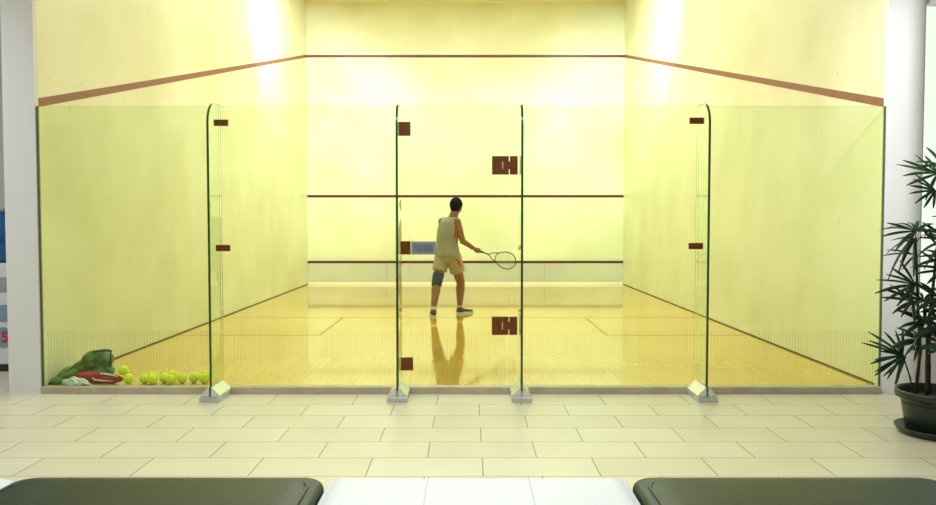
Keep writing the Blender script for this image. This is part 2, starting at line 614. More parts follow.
# worn floor lines
struct('trim_6', box(nb(), -W, W, 4.235, 4.265, 0.0, 0.0008), M['floorline'])
bm = nb()
box(bm, -W, -1.585, 2.645, 2.675, 0.0, 0.0008)
box(bm, -1.615, -1.585, 2.675, 4.235, 0.0, 0.0008)
struct('trim_7', bm, M['floorline'])
bm = nb()
box(bm, 1.585, W, 2.645, 2.675, 0.0, 0.0008)
box(bm, 1.585, 1.615, 2.675, 4.235, 0.0, 0.0008)
struct('trim_8', bm, M['floorline'])

# thin dark joint along the foot of the side walls
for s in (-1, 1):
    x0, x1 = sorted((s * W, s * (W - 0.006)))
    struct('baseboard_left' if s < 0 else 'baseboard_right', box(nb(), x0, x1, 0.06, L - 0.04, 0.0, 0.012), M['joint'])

# tin
tin = thing('tin_board', 'low grey metal board under the red lower line along the front wall', 'squash tin', (0, L - 0.02, 0))
bm = nb()
for k in range(4):
    x0 = -W + 0.004 + k * 1.6
    box(bm, x0, x0 + 1.592, L - 0.03, L - 0.001, 0.06, 0.43)
obj('metal_panel', bm, M['tin'], tin)
obj('red_line', box(nb(), -W + 0.004, W - 0.004, L - 0.036, L - 0.001, 0.43, 0.475), M['line'], tin, label='dark red top line')
obj('bottom_strip', box(nb(), -W + 0.004, W - 0.004, L - 0.034, L - 0.001, 0.0, 0.055), M['tinbase'], tin, label='white bottom strip')

# sill
bm = nb()
box(bm, -3.195, 3.195, -0.055, 0.028, FZ, 0.004, bev=0.004)
struct('trim_9', bm, M['sill'])
for x, n in ((-3.196, 10), (3.190, 11)):
    struct('trim_%d' % n, box(nb(), x, x + 0.006, -0.030, -0.010, 0.005, 2.13), M['gasket'])

# ------------------------------------------------------------------ glass front
GT = 2.13


def pane_bm(x0, x1, z0=0.006, z1=GT, y0=-0.026, y1=-0.014):
    bm = nb()
    box(bm, x0, x1, y0, y1, z0, z1)
    bm.normal_update()
    for f in bm.faces:
        if f.normal.z > 0.5:
            f.material_index = 2
        elif abs(f.normal.x) > 0.5:
            f.material_index = 3
    return bm


def stripes(x0, x1):
    bm = nb()
    x = math.ceil(x0 / 0.0229) * 0.0229 + 0.004
    while x < x1 - 0.010:
        t = 0.43
        box(bm, x, x + 0.0095, -0.0138, -0.0130, 0.01, t)
        x += 0.0229
    return bm


GM = [M['glass'], M['edge'], M['topedge'], M['seam']]
def panel(x0, x1, label):
    t = thing('glass_screen', label, 'glass screen', ((x0 + x1) / 2, -0.02, 0.006), 'glass panels of the court back wall')
    obj('pane', pane_bm(x0, x1), GM, t)
    obj('stripe_film', stripes(x0, x1), M['film'], t, label='band of fine vertical stripes along the foot of the glass')
    return t


panel(-3.183, -1.829, 'tall clear glass panel in front of the green bag and the yellow balls')
panel(-1.815, -0.400, 'tall clear glass panel on the left of the glass door')
panel(0.366, 1.780, 'tall clear glass panel on the right of the glass door, hinged to it')
panel(1.794, 3.183, 'tall clear glass panel next to the potted palm, at the right end')

door = thing('glass_door', 'frameless glass court door with bronze hinges and a grey lock plate, in front of the player', 'door', (-0.017, -0.02, 0.012))
obj('pane', pane_bm(-0.395, 0.361, 0.012), GM, door)
obj('stripe_film', stripes(-0.39, 0.355), M['film'], door, label='band of fine vertical stripes along the foot of the glass')
for z in (1.685, 0.470):
    bm = nb()
    box(bm, 0.233, 0.3600, -0.040, -0.0262, z - 0.070, z + 0.070, bev=0.003)
    box(bm, 0.3660, 0.427, -0.040, -0.0262, z - 0.070, z + 0.070, bev=0.003)
    box(bm, 0.355, 0.371, -0.040, -0.0262, z - 0.030, z + 0.030, bev=0.003)
    h = obj('hinge', bm, M['bracket'], door, label='bronze two-leaf hinge')
    obj('hinge_slot', box(nb(), 0.311, 0.316, -0.0412, -0.0395, z - 0.028, z + 0.028), M['slot'], h)
bm = nb()
box(bm, -0.378, -0.190, -0.042, -0.0262, 1.012, 1.112, bev=0.004)
lk = obj('lock_plate', bm, M['lock'], door, label='grey lock plate')
obj('lock_label', box(nb(), -0.360, -0.212, -0.0445, -0.042, 1.032, 1.092, bev=0.0008), M['locklabel'], lk)

# fins with their shoes and brackets
def fin(x, mirror, label, brackets):
    t = thing('glass_fin', label, 'glass fin', (x, -0.16, FZ), 'upright glass fins bracing the court front')
    th = 0.0085
    y0, y1, top = -0.305, -0.0265, GT
    r = 0.16
    prof = [(y1, 0.030), (y1, top)]
    for k in range(13):
        a = PI / 2 + k / 12 * PI / 2
        prof.append((y0 + r + r * math.cos(a), top - r + r * math.sin(a)))
    prof.append((y0, 0.030))
    bm = nb()
    prism(bm, prof, 'X', x - th, x + th)
    bm.normal_update()
    for f in bm.faces:
        if abs(f.normal.x) > 0.9:
            f.material_index = 0
        else:
            f.material_index = 1 if f.calc_center_median().y < y1 - 0.01 and f.normal.z > -0.5 else 0
    obj('pane', bm, [M['finglass'], M['edge'], M['topedge']], t, label='green-edged upright pane with a rounded top corner')
    # shoe: slab base with two sloping cheeks either side of the fin
    bm = nb()
    box(bm, x - 0.073, x + 0.073, -0.345, -0.056, FZ, FZ + 0.036, bev=0.004)
    sh = obj('clamp_shoe', bm, M['steel'], t, label='steel floor clamp')
    for s in (-1, 1):
        bm = nb()
        a, b_, c_ = x + s * 0.0075, x + s * 0.070, FZ + 0.037
        prism(bm, [(a, c_), (b_, c_), (b_, c_ + 0.008), (a + s * 0.004, c_ + 0.070), (a, c_ + 0.070)], 'Y', -0.325, -0.060)
        obj('clamp_cheek', bm, M['plate'], sh)
    for (bx0, bx1, z0, z1, shape) in brackets:
        bm = nb()
        box(bm, bx0, bx1, -0.040, -0.0262, z0, z1, bev=0.003)
        obj('bracket', bm, M['bracket'], t, label='small bronze bracket')
    return t


def pair(x, z):
    return (x - 0.054, x + 0.054, z - 0.024, z + 0.024, 'flat')


fin(-1.817, 1, 'upright glass fin beside the yellow balls, leftmost of the four', [pair(-1.806, 2.004), pair(-1.802, 1.061)])
fin(-0.460, 1, 'upright glass fin on the lock side of the glass door', [(-0.483 + .012, -0.380, 1.906, 2.011, ''), (-0.459, -0.382, 1.012, 1.114, ''), (-0.459, -0.366, 0.129, 0.229, '')])
fin(0.442, -1, 'upright glass fin on the hinge side of the glass door', [])
fin(1.787, -1, 'upright glass fin nearest the potted palm', [pair(1.772, 2.019), pair(1.776, 1.076)])

# ------------------------------------------------------------------ benches
def rounded_cushion(bm, x0, x1, y0, y1, z0, z1, rc, rt):
    """superellipse-like cushion: stacked rounded rectangles"""
    cx, cy = (x0 + x1) / 2, (y0 + y1) / 2
    hx, hy = (x1 - x0) / 2, (y1 - y0) / 2
    n = 8

    def ring(inset, z, dome=0.0):
        vs = []
        a, b = hx - inset, hy - inset
        r = max(0.004, rc - inset * 0.6)
        for (sx, sy, a0) in ((1, 1, 0), (-1, 1, PI / 2), (-1, -1, PI), (1, -1, 1.5 * PI)):
            for k in range(n + 1):
                t = a0 + k / n * PI / 2
                vs.append(bm.verts.new((cx + sx * (a - r) + r * math.cos(t), cy + sy * (b - r) + r * math.sin(t), z)))
        return vs
    rs = [ring(0.006, z0)]
    rs.append(ring(0.0, z0 + 0.01))
    rs.append(ring(0.0, z1 - rt))
    for k in range(1, 8):
        t = k / 8 * PI / 2
        rs.append(ring(rt * (1 - math.cos(t)), z1 - rt + rt * math.sin(t)))
    for q, dz in ((rt * 1.0, 0.0), (rt * 1.6, 0.006), (rt * 2.6, 0.012), (rt * 4.0, 0.016)):
        rs.append(ring(q, z1 + dz))
    for a, b in zip(rs, rs[1:]):
        m_ = len(a)
        for k in range(m_):
            bm.faces.new((a[k], a[(k + 1) % m_], b[(k + 1) % m_], b[k]))
    bm.faces.new(rs[0])
    bm.faces.new(rs[-1])
    return bm


def rr_loop(x0, x1, y0, y1, r, z, n=8):
    pts = []
    for (cx, cy, a0) in ((x1 - r, y1 - r, 0), (x0 + r, y1 - r, PI / 2), (x0 + r, y0 + r, PI), (x1 - r, y0 + r, 1.5 * PI)):
        for k in range(n + 1):
            t = a0 + k / n * PI / 2
            pts.append((cx + r * math.cos(t), cy + r * math.sin(t), z))
    return pts


def bench(x0, x1, dark, label, group):
    yb, yf = -3.272, -3.85
    t = thing('bench', label, 'bench', ((x0 + x1) / 2, (yb + yf) / 2, FZ), group)
    top = 0.385
    m_ = M['dleather'] if dark else M['wleather']
    if dark:
        obj('cushion', rounded_cushion(nb(), x0, x1, yf, yb, 0.26, top + 0.012, 0.075, 0.026), m_, t, smooth=True)
        obj('piping', tube(nb(), rr_loop(x0 + 0.040, x1 - 0.040, yf + 0.06, yb - 0.080, 0.07, top + 0.019), 0.0055, n=8, closed=True), M['piping'], t, smooth=True)
    else:
        obj('cushion', rounded_cushion(nb(), x0, x1, yf, yb, 0.26, top + 0.002, 0.03, 0.015), m_, t, smooth=True)
        for k in (1, 2):
            xs = x0 + (x1 - x0) * k / 3
            obj('stitch_line', box(nb(), xs - 0.0016, xs + 0.0016, yf + 0.10, yb - 0.026, top + 0.0125, top + 0.0195), M['stitch'], t)
    obj('base', box(nb(), x0 + 0.02, x1 - 0.02, yf + 0.02, yb - 0.02, 0.02, 0.259, bev=0.006), m_, t)
    for sx in (x0 + 0.08, x1 - 0.08):
        for sy in (yf + 0.08, yb - 0.08):
            bm = nb()
            lathe(bm, [(0.025, FZ), (0.025, 0.0), (0.03, 0.019)], (sx, sy, 0), n=16)
            obj('foot', bm, M['footp'], t)


bench(-1.47, -0.425, True, 'dark green leather bench cushion on the left of the white bench', 'dark leather benches in the foyer')
bench(0.597, 1.64, True, 'dark green leather bench cushion on the right, nearer the potted palm', 'dark leather benches in the foyer')
bench(-0.418, 0.590, False, 'white bench between the two dark green ones', 'white benches in the foyer')
bench(-2.50, -1.478, False, 'white bench at the far left, only its corner in the photo', 'white benches in the foyer')

# ------------------------------------------------------------------ tennis balls
def make_ball():
    bm = nb()
    ell(bm, (0, 0, 0), (0.0385,) * 3, seg=28, ring=18)
    o = obj('tennis_ball', bm, M['ball'], None, smooth=True)
    bm = nb()
    pts = []
    for k in range(48):
        t = 2 * PI * k / 48
        a, b = 0.44, 0.0
        x = math.cos(t) + 0.33 * math.cos(3 * t)
        y = math.sin(t) - 0.33 * math.sin(3 * t)
        z = 0.94 * math.sin(2 * t)
        pts.append(Vector((x, y, z)).normalized() * 0.0382)
    tube(bm, pts, 0.0012, n=5, closed=True)
    s = obj('seam', bm, M['ballseam'], None, smooth=True)
    s.parent = o
    return o


ball0 = make_ball()
bspots = [(-2.594, 0.095, 'yellow tennis ball on the court floor beside the red bag, below the raised one', None),
          (-2.470, 0.10, 'yellow tennis ball at the left end of the row along the glass', None),
          (-2.398, 0.068, 'yellow tennis ball second from the left in the row, touching the first', None),
          (-2.328, 0.135, 'yellow tennis ball third from the left in the row along the glass', None),
          (-2.258, 0.07, 'yellow tennis ball in the middle of the row, close behind the glass', None),
          (-2.295, 0.225, 'yellow tennis ball half hidden behind the middle of the row', None),
          (-2.180, 0.11, 'yellow tennis ball third from the fin in the row along the glass', None),
          (-2.100, 0.14, 'yellow tennis ball second from the fin in the row along the glass', None),
          (-2.014, 0.12, 'yellow tennis ball touching the leftmost glass fin from behind, at the row end', None),
          (-2.440, 0.185, 'yellow tennis ball tucked behind the first two of the row', None),
          (-2.030, 0.22, 'yellow tennis ball peeping out above the last one of the row', None)]
for i, (x, y, lab, g) in enumerate(bspots):
    if i == 0:
        b = ball0
    else:
        b = ball0.copy()
        C.objects.link(b)
        for ch in ball0.children:
            c = ch.copy()
            C.objects.link(c)
            c.parent = b
    b.location = (x, y, 0.0388)
    b.rotation_euler = (random.uniform(0, 6), random.uniform(0, 6), random.uniform(0, 6))
    tag(b, lab, 'tennis ball', 'tennis balls along the foot of the glass')
b = ball0.copy()
C.objects.link(b)
c = ball0.children[0].copy()
C.objects.link(c)
c.parent = b
b.location = (-2.640, 0.110, 0.1015)
b.rotation_euler = (1, 2, 0.5)
tag(b, 'yellow tennis ball raised above the others on the tip of the red bag', 'tennis ball', 'tennis balls along the foot of the glass')

# ------------------------------------------------------------------ bags in the left corner
gb = thing('sports_bag', 'slumped green nylon sports bag in the left corner behind the glass', 'bag', (-2.98, 0.25, 0))
bm = nb()
ell(bm, (-3.135, 0.090, 0.028), (0.055, 0.075, 0.030))
ell(bm, (-3.115, 0.130, 0.045), (0.055, 0.08, 0.045), ry(-0.5))
ell(bm, (-3.10, 0.20, 0.055), (0.085, 0.11, 0.062), ry(-0.25))
ell(bm, (-3.04, 0.27, 0.085), (0.10, 0.10, 0.065), ry(-0.5))
ell(bm, (-2.945, 0.29, 0.135), (0.105, 0.11, 0.095), ry(0.15))
ell(bm, (-2.885, 0.29, 0.155), (0.085, 0.10, 0.075))
ell(bm, (-2.92, 0.29, 0.06), (0.13, 0.11, 0.06))
o = obj('bag_body', bm, M['gbag'], gb)
fuse(o, 0.008, 6)
bm = nb()
tube(bm, [(-2.93, 0.23, 0.222), (-2.87, 0.22, 0.238), (-2.80, 0.22, 0.240), (-2.775, 0.22, 0.232)], [0.008, 0.009, 0.009, 0.006])
tube(bm, [(-2.79, 0.22, 0.238), (-2.785, 0.22, 0.20), (-2.795, 0.23, 0.15), (-2.80, 0.25, 0.10)], 0.006)
obj('strap', bm, M['dark'], gb, smooth=True)
bm = nb()
tube(bm, [(-3.10, 0.105, 0.085), (-3.04, 0.165, 0.125), (-2.97, 0.188, 0.155), (-2.90, 0.186, 0.16)], 0.004)
obj('zip', bm, M['dark'], gb, smooth=True)

rb = thing('racket_cover', 'red racket bag with white trim lying in front of the green bag', 'racket bag', (-2.82, 0.10, 0))
bm = nb()
prof = [(-3.03, 0.07), (-2.96, 0.125), (-2.86, 0.145), (-2.74, 0.13), (-2.62, 0.05)]
ell(bm, (-2.86, 0.10, 0.047), (0.145, 0.035, 0.046), ry(0.02))
ell(bm, (-2.76, 0.10, 0.040), (0.13, 0.035, 0.036), ry(0.05))
ell(bm, (-2.73, 0.10, 0.036), (0.09, 0.04, 0.034))
ell(bm, (-2.93, 0.11, 0.07), (0.10, 0.03, 0.022), ry(-0.1))
o = obj('cover_body', bm, M['red'], rb)
fuse(o, 0.006, 4)
bm = nb()
tube(bm, [(-2.80, 0.070, 0.084), (-2.75, 0.068, 0.080), (-2.70, 0.068, 0.070), (-2.665, 0.07, 0.058)], [0.006, 0.008, 0.006, 0.003])
tube(bm, [(-2.86, 0.062, 0.052), (-2.84, 0.062, 0.036), (-2.78, 0.062, 0.030), (-2.70, 0.066, 0.026)], [0.004, 0.006, 0.005, 0.003])
obj('trim_band', bm, M['white'], rb, smooth=True, label='white trim bands')

wb = thing('plastic_bag', 'crumpled white plastic bag at the foot of the green bag', 'bag', (-3.0, 0.03, 0))
bm = nb()
rnd = random.Random(3)
bmesh.ops.create_icosphere(bm, subdivisions=4, radius=1)
for v in bm.verts:
    p = v.co.copy()
    k = 1 + 0.10 * math.sin(9 * p.x + 3 * p.z) + 0.08 * math.sin(13 * p.y + 7 * p.x) + rnd.uniform(-.03, .03)
    zz = max(p.z * k, -0.55)
    v.co = Vector((-2.975 + 0.100 * p.x * k, 0.022 + 0.030 * p.y * k, 0.026 + 0.042 * zz * (1 - 0.45 * abs(p.x))))
obj('bag_body', bm, M['wbag'], wb)
bm = nb()
tube(bm, [(-2.92, 0.015, 0.026), (-2.87, 0.0, 0.02), (-2.83, 0.0, 0.010)], [0.012, 0.009, 0.004])
obj('bag_handle', bm, M['wbag'], wb, smooth=True)

# ------------------------------------------------------------------ potted palm
PX, PY = 2.935, -1.165
palm = thing('potted_palm', 'lady palm with fan leaves in a dark round pot by the right column', 'plant', (PX, PY, FZ))
bm = nb()
lathe(bm, [(0.1750, 0.0), (0.2056, 0.004), (0.2293, 0.035), (0.2328, 0.045), (0.2258, 0.045), (0.1995, 0.012), (0.1663, 0.008)], (PX, PY, FZ), n=48)
obj('saucer', bm, M['pot'], palm, smooth=True)
bm = nb()
lathe(bm, [(0.1619, 0.010), (0.1680, 0.014), (0.1969, 0.20), (0.2030, 0.222), (0.2293, 0.226), (0.2328, 0.262), (0.2293, 0.270), (0.2188, 0.270), (0.2152, 0.262), (0.2030, 0.225), (0.1969, 0.20)], (PX, PY, FZ), n=48)
obj('pot', bm, M['pot'], palm, smooth=True)
bm = nb()
lathe(bm, [(0.1960, 0.19), (0.1978, 0.212), (0.1050, 0.222), (0.0200, 0.226)], (PX, PY, FZ), n=40)
obj('soil', bm, M['soil'], palm, smooth=True)
SZ = 0.172


SH = Vector((-0.05, -0.10, 0.0))


def cane(pts, r=0.011):
    P = [Vector(p) + SH for p in pts]
    r *= 0.85
    full = []
    for i in range(len(P) - 1):
        for k in range(6):
            full.append(P[i].lerp(P[i + 1], k / 6))
    full.append(P[-1])
    rs = [r * (1.12 if k % 3 == 0 else 0.95) * (1 - 0.35 * k / len(full)) for k in range(len(full))]
    obj('cane', tube(nb(), full, rs, n=8), M['cane'], palm, smooth=True)
    return P


def leaflet(bm, hub, d, side, Lg, wd, droop, rnd):
    N = 8
    prev = None
    pos = Vector(hub)
    up = d.cross(side).normalized()
    tip_twist = rnd.uniform(-0.3, 0.3)
    for k in range(N + 1):
        t = k / N
        p = Vector(hub) + d * (Lg * t) + Vector((0, 0, -1)) * (droop * Lg * t * t)
        wk = wd * (0.25 + 0.75 * min(1, t * 3.2)) * (1 if t < 0.72 else max(0.30, 1 - (t - 0.72) * 2.6))
        s = (side * math.cos(tip_twist * t) + up * math.sin(tip_twist * t))
        ridge = up * (-wk * 0.30)
        row = [bm.verts.new(p - s * wk), bm.verts.new(p + ridge), bm.verts.new(p + s * wk)]
        if prev:
            for a in (0, 1):
                bm.faces.new((prev[a], prev[a + 1], row[a + 1], row[a]))
        prev = row


def fan(stem_pt, hub, main, L0=0.19, n=9, spread=100, tilt=(0, -0.75, 0.65), droop=0.25, wd=0.0105, m_='leaf', seed=0, long=1.0):
    rnd = random.Random(seed)
    bm = nb()
    L0 *= 1.22
    wd *= 1.0
    hub = Vector(hub) + SH
    sp = Vector(stem_pt) + SH
    mid = sp.lerp(hub, 0.5) + Vector((0, 0, 0.03))
    pts = [sp.lerp(mid, k / 4).lerp(mid.lerp(hub, k / 4), k / 4) for k in range(5)]
    main = Vector(main).normalized()
    nrm = Vector(tilt).normalized()
    side = nrm.cross(main).normalized()
    main = side.cross(nrm).normalized()
    for i in range(n):
        a = R(-spread + 2 * spread * i / (n - 1) + rnd.uniform(-5, 5))
        d = main * math.cos(a) + side * math.sin(a) + nrm * rnd.uniform(-0.15, 0.22)
        d.normalize()
        s = nrm.cross(d).normalized()
        Lg = L0 * (1.0 - 0.28 * abs(a) / R(spread)) * rnd.uniform(0.85, 1.1) * long
        leaflet(bm, hub, d, s, Lg, wd * rnd.uniform(0.8, 1.15), droop * rnd.uniform(0.3, 1.6), rnd)
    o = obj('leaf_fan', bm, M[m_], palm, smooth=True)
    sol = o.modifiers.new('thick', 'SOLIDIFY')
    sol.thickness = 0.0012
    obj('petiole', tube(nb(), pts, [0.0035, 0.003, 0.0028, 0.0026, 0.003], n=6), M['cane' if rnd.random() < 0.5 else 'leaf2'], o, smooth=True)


c1 = cane([(2.865, -1.02, SZ), (2.835, -1.03, 0.30), (2.80, -1.03, 0.40)], 0.007)
c2 = cane([(2.905, -0.97, SZ), (2.925, -0.98, 0.45), (2.900, -0.98, 0.80), (2.880, -0.98, 1.16)], 0.012)
c3 = cane([(2.94, -1.03, SZ), (2.955, -1.0, 0.55), (3.00, -0.99, 1.0), (3.045, -0.98, 1.50)], 0.012)
c4 = cane([(3.005, -0.95, SZ), (3.01, -0.93, 0.5), (3.04, -0.92, 0.95)], 0.012)
c5 = cane([(3.06, -1.02, SZ), (3.10, -1.02, 0.6), (3.14, -1.02, 1.15)], 0.012)
c6 = cane([(3.12, -0.95, SZ), (3.18, -0.94, 0.55), (3.26, -0.92, 0.80)], 0.011)

FR = [
    # stem point, hub, main, L, n, spread, tilt, droop, width, mat
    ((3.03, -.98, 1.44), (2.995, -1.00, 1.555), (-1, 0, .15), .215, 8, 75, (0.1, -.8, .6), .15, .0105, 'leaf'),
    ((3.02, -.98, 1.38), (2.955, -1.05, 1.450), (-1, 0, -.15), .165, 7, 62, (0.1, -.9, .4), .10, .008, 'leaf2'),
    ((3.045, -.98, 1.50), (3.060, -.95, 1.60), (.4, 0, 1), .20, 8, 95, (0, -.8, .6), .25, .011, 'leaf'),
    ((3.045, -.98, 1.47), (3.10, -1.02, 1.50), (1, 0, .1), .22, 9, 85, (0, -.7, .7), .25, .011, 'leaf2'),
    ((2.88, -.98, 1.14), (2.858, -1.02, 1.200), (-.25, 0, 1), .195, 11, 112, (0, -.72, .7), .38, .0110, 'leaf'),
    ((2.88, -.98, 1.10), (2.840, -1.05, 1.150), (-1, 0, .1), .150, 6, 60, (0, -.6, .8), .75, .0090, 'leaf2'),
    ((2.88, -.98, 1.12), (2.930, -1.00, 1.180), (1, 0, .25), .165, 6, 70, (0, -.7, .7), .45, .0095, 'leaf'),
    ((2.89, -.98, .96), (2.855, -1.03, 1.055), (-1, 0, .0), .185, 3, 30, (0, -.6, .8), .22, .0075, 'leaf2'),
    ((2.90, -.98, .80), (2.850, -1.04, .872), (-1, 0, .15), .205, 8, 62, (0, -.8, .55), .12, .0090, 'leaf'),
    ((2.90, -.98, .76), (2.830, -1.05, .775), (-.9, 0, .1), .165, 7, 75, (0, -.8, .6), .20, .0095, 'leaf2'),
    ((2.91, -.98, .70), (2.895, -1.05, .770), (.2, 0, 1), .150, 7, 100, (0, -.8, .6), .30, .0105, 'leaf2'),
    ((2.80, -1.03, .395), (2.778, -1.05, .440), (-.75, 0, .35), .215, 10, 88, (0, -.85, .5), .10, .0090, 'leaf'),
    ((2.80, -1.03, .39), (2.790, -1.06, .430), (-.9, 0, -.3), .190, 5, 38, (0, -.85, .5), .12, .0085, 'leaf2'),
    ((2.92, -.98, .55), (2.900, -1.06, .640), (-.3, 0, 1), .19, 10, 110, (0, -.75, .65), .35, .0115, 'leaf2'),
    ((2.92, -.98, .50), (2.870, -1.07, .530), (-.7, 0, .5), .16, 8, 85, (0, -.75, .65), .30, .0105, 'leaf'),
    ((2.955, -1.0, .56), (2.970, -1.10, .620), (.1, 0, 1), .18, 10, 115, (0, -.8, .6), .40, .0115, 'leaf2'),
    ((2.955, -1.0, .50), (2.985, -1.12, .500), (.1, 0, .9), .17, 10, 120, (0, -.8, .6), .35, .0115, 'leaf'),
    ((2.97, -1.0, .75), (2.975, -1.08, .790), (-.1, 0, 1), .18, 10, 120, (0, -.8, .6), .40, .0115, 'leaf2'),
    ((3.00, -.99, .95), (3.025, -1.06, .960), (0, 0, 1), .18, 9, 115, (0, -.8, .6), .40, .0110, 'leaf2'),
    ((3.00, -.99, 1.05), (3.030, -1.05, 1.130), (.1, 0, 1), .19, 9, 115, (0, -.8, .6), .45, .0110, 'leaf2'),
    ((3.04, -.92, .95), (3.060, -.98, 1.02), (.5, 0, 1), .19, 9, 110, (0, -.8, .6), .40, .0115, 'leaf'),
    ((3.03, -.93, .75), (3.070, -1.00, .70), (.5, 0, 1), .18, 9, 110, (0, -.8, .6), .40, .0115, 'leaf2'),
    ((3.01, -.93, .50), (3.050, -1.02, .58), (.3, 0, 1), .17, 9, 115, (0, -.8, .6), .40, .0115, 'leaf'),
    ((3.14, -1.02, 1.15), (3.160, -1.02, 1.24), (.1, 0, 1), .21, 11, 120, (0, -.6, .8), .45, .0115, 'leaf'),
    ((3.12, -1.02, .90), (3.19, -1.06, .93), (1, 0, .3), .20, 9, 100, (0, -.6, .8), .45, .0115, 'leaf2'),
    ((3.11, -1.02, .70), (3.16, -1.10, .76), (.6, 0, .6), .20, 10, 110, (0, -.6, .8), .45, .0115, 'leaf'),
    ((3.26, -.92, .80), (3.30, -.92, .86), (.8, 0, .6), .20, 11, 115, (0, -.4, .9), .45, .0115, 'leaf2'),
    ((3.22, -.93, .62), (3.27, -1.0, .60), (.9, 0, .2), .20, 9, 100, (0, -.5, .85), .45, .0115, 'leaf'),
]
for i, a in enumerate(FR):
    fan(*a, seed=100 + i)

# ------------------------------------------------------------------ player
pl = thing('person', 'player seen from behind in pale sleeveless top, blue knee brace, holding a racket', 'person', (-0.22, 4.52, 0))
yaw = R(-28)
bm = nb()
hipL, hipR = (-0.295, 4.56, 0.80), (-0.145, 4.50, 0.80)
kneL, ankL = (-0.368, 4.50, 0.445), (-0.408, 4.375, 0.10)
kneR, ankR = (-0.048, 4.62, 0.435), (-0.062, 4.695, 0.11)
shL, shR = (-0.300, 4.61, 1.265), (-0.095, 4.465, 1.262)
elR, wrR = (-0.020, 4.44, 1.005), (0.128, 4.50, 0.908)
elL, wrL = (-0.330, 4.74, 1.03), (-0.160, 4.86, 1.10)
ell(bm, (-0.222, 4.535, 0.86), (0.145, 0.105, 0.11), rz(yaw))
ell(bm, (-0.225, 4.535, 1.00), (0.120, 0.090, 0.13), rz(yaw))
ell(bm, (-0.208, 4.537, 1.16), (0.142, 0.102, 0.14), rz(yaw))
ell(bm, (-0.195, 4.537, 1.25), (0.150, 0.080, 0.06), rz(yaw))
cap(bm, (-0.165, 4.54, 1.27), (-0.125, 4.565, 1.40), 0.066, 0.058)
# head
hd = Vector((-0.104, 4.580, 1.482))
ell(bm, hd, (0.076, 0.095, 0.102), rz(yaw))
fwd = Vector((-math.sin(yaw), math.cos(yaw), 0))
rgt = Vector((math.cos(yaw), math.sin(yaw), 0))
ell(bm, hd + fwd * 0.035 + Vector((0, 0, -0.050)), (0.052, 0.055, 0.052), rz(yaw))   # jaw
ell(bm, hd + fwd * 0.098 + Vector((0, 0, -0.012)), (0.013, 0.018, 0.024), rz(yaw))   # nose
ell(bm, hd + fwd * 0.084 + Vector((0, 0, 0.026)), (0.050, 0.014, 0.010), rz(yaw))    # brow
ell(bm, hd + fwd * 0.084 + Vector((0, 0, -0.055)), (0.024, 0.012, 0.008), rz(yaw))   # lips
for s in (-1, 1):
    ell(bm, hd + rgt * (s * 0.074) - fwd * 0.002 + Vector((0, 0, -0.012)), (0.010, 0.020, 0.030), rz(yaw + s * 0.3))
# limbs
cap(bm, shR, elR, 0.055, 0.040)
cap(bm, elR, wrR, 0.041, 0.026)
cap(bm, shL, elL, 0.050, 0.034)
cap(bm, elL, wrL, 0.035, 0.023)
ell(bm, shR, (0.054, 0.054, 0.056))
ell(bm, shL, (0.054, 0.054, 0.056))
for hip, kn, an in ((hipL, kneL, ankL), (hipR, kneR, ankR)):
    cap(bm, hip, kn, 0.092, 0.058)
    calf = Vector(kn).lerp(Vector(an), 0.32) + Vector((0, -0.012, 0))
    cap(bm, kn, calf, 0.055, 0.062)
    cap(bm, calf, an, 0.061, 0.036)
    cap(bm, an, Vector(an) + Vector((0, 0, -0.03)), 0.032, 0.033)
# right hand around the racket grip
gdir = Vector((0.566 - 0.155, 0.06, 0.73 - 0.885)).normalized()
hc = Vector((0.175, 4.525, 0.878))
cap(bm, wrR, hc + Vector((-0.01, -0.012, 0.008)), 0.022, 0.026)
ell(bm, hc + Vector((0, -0.010, 0.010)), (0.040, 0.020, 0.030))
gx = gdir
gy = Vector((0, 1, 0))
gy = (gy - gx * gy.dot(gx)).normalized()
gz = gx.cross(gy)
for k, (off, rr, el) in enumerate(((0.030, 0.0095, 2.9), (0.011, 0.010, 3.2), (-0.009, 0.0095, 3.1), (-0.028, 0.0082, 2.8))):
    prev = None
    for j in range(5):
        a = -0.5 * PI + j * el / 4
        p = hc + gx * off + (gy * math.sin(a) * 1.0 + gz * -math.cos(a)) * 0.026
        if prev is not None:
            cap(bm, prev, p, rr, rr * 0.95, seg=8)
        prev = p
th0 = hc + gx * 0.005 + Vector((0, -0.012, 0.028))
cap(bm, th0, th0 + gx * 0.028 + Vector((0, 0.006, 0.004)), 0.012, 0.010, seg=8)
cap(bm, th0 + gx * 0.028 + Vector((0, 0.006, 0.004)), th0 + gx * 0.045 + Vector((0, 0.024, -0.004)), 0.010, 0.009, seg=8)
# left hand, relaxed
lh = Vector(wrL) + Vector((0.045, 0.035, 0.012))
cap(bm, wrL, lh, 0.022, 0.026)
ldir = Vector((0.75, 0.6, 0.15)).normalized()
for k, (o_, ln) in enumerate(((0.026, 0.062), (0.009, 0.070), (-0.008, 0.066), (-0.024, 0.050))):
    a0 = lh + ldir * 0.012 + Vector((0, 0, o_))
    a1 = a0 + ldir * ln * 0.55
    a2 = a1 + (ldir + Vector((0.3, -0.7, 0))).normalized() * ln * 0.5
    cap(bm, a0, a1, 0.0095, 0.009, seg=8)
    cap(bm, a1, a2, 0.009, 0.008, seg=8)
cap(bm, lh + Vector((0, 0, 0.02)), lh + Vector((0.02, -0.012, 0.055)), 0.011, 0.0095, seg=8)
o = obj('body', bm, M['skin'], pl)
fuse(o, 0.006, 3)
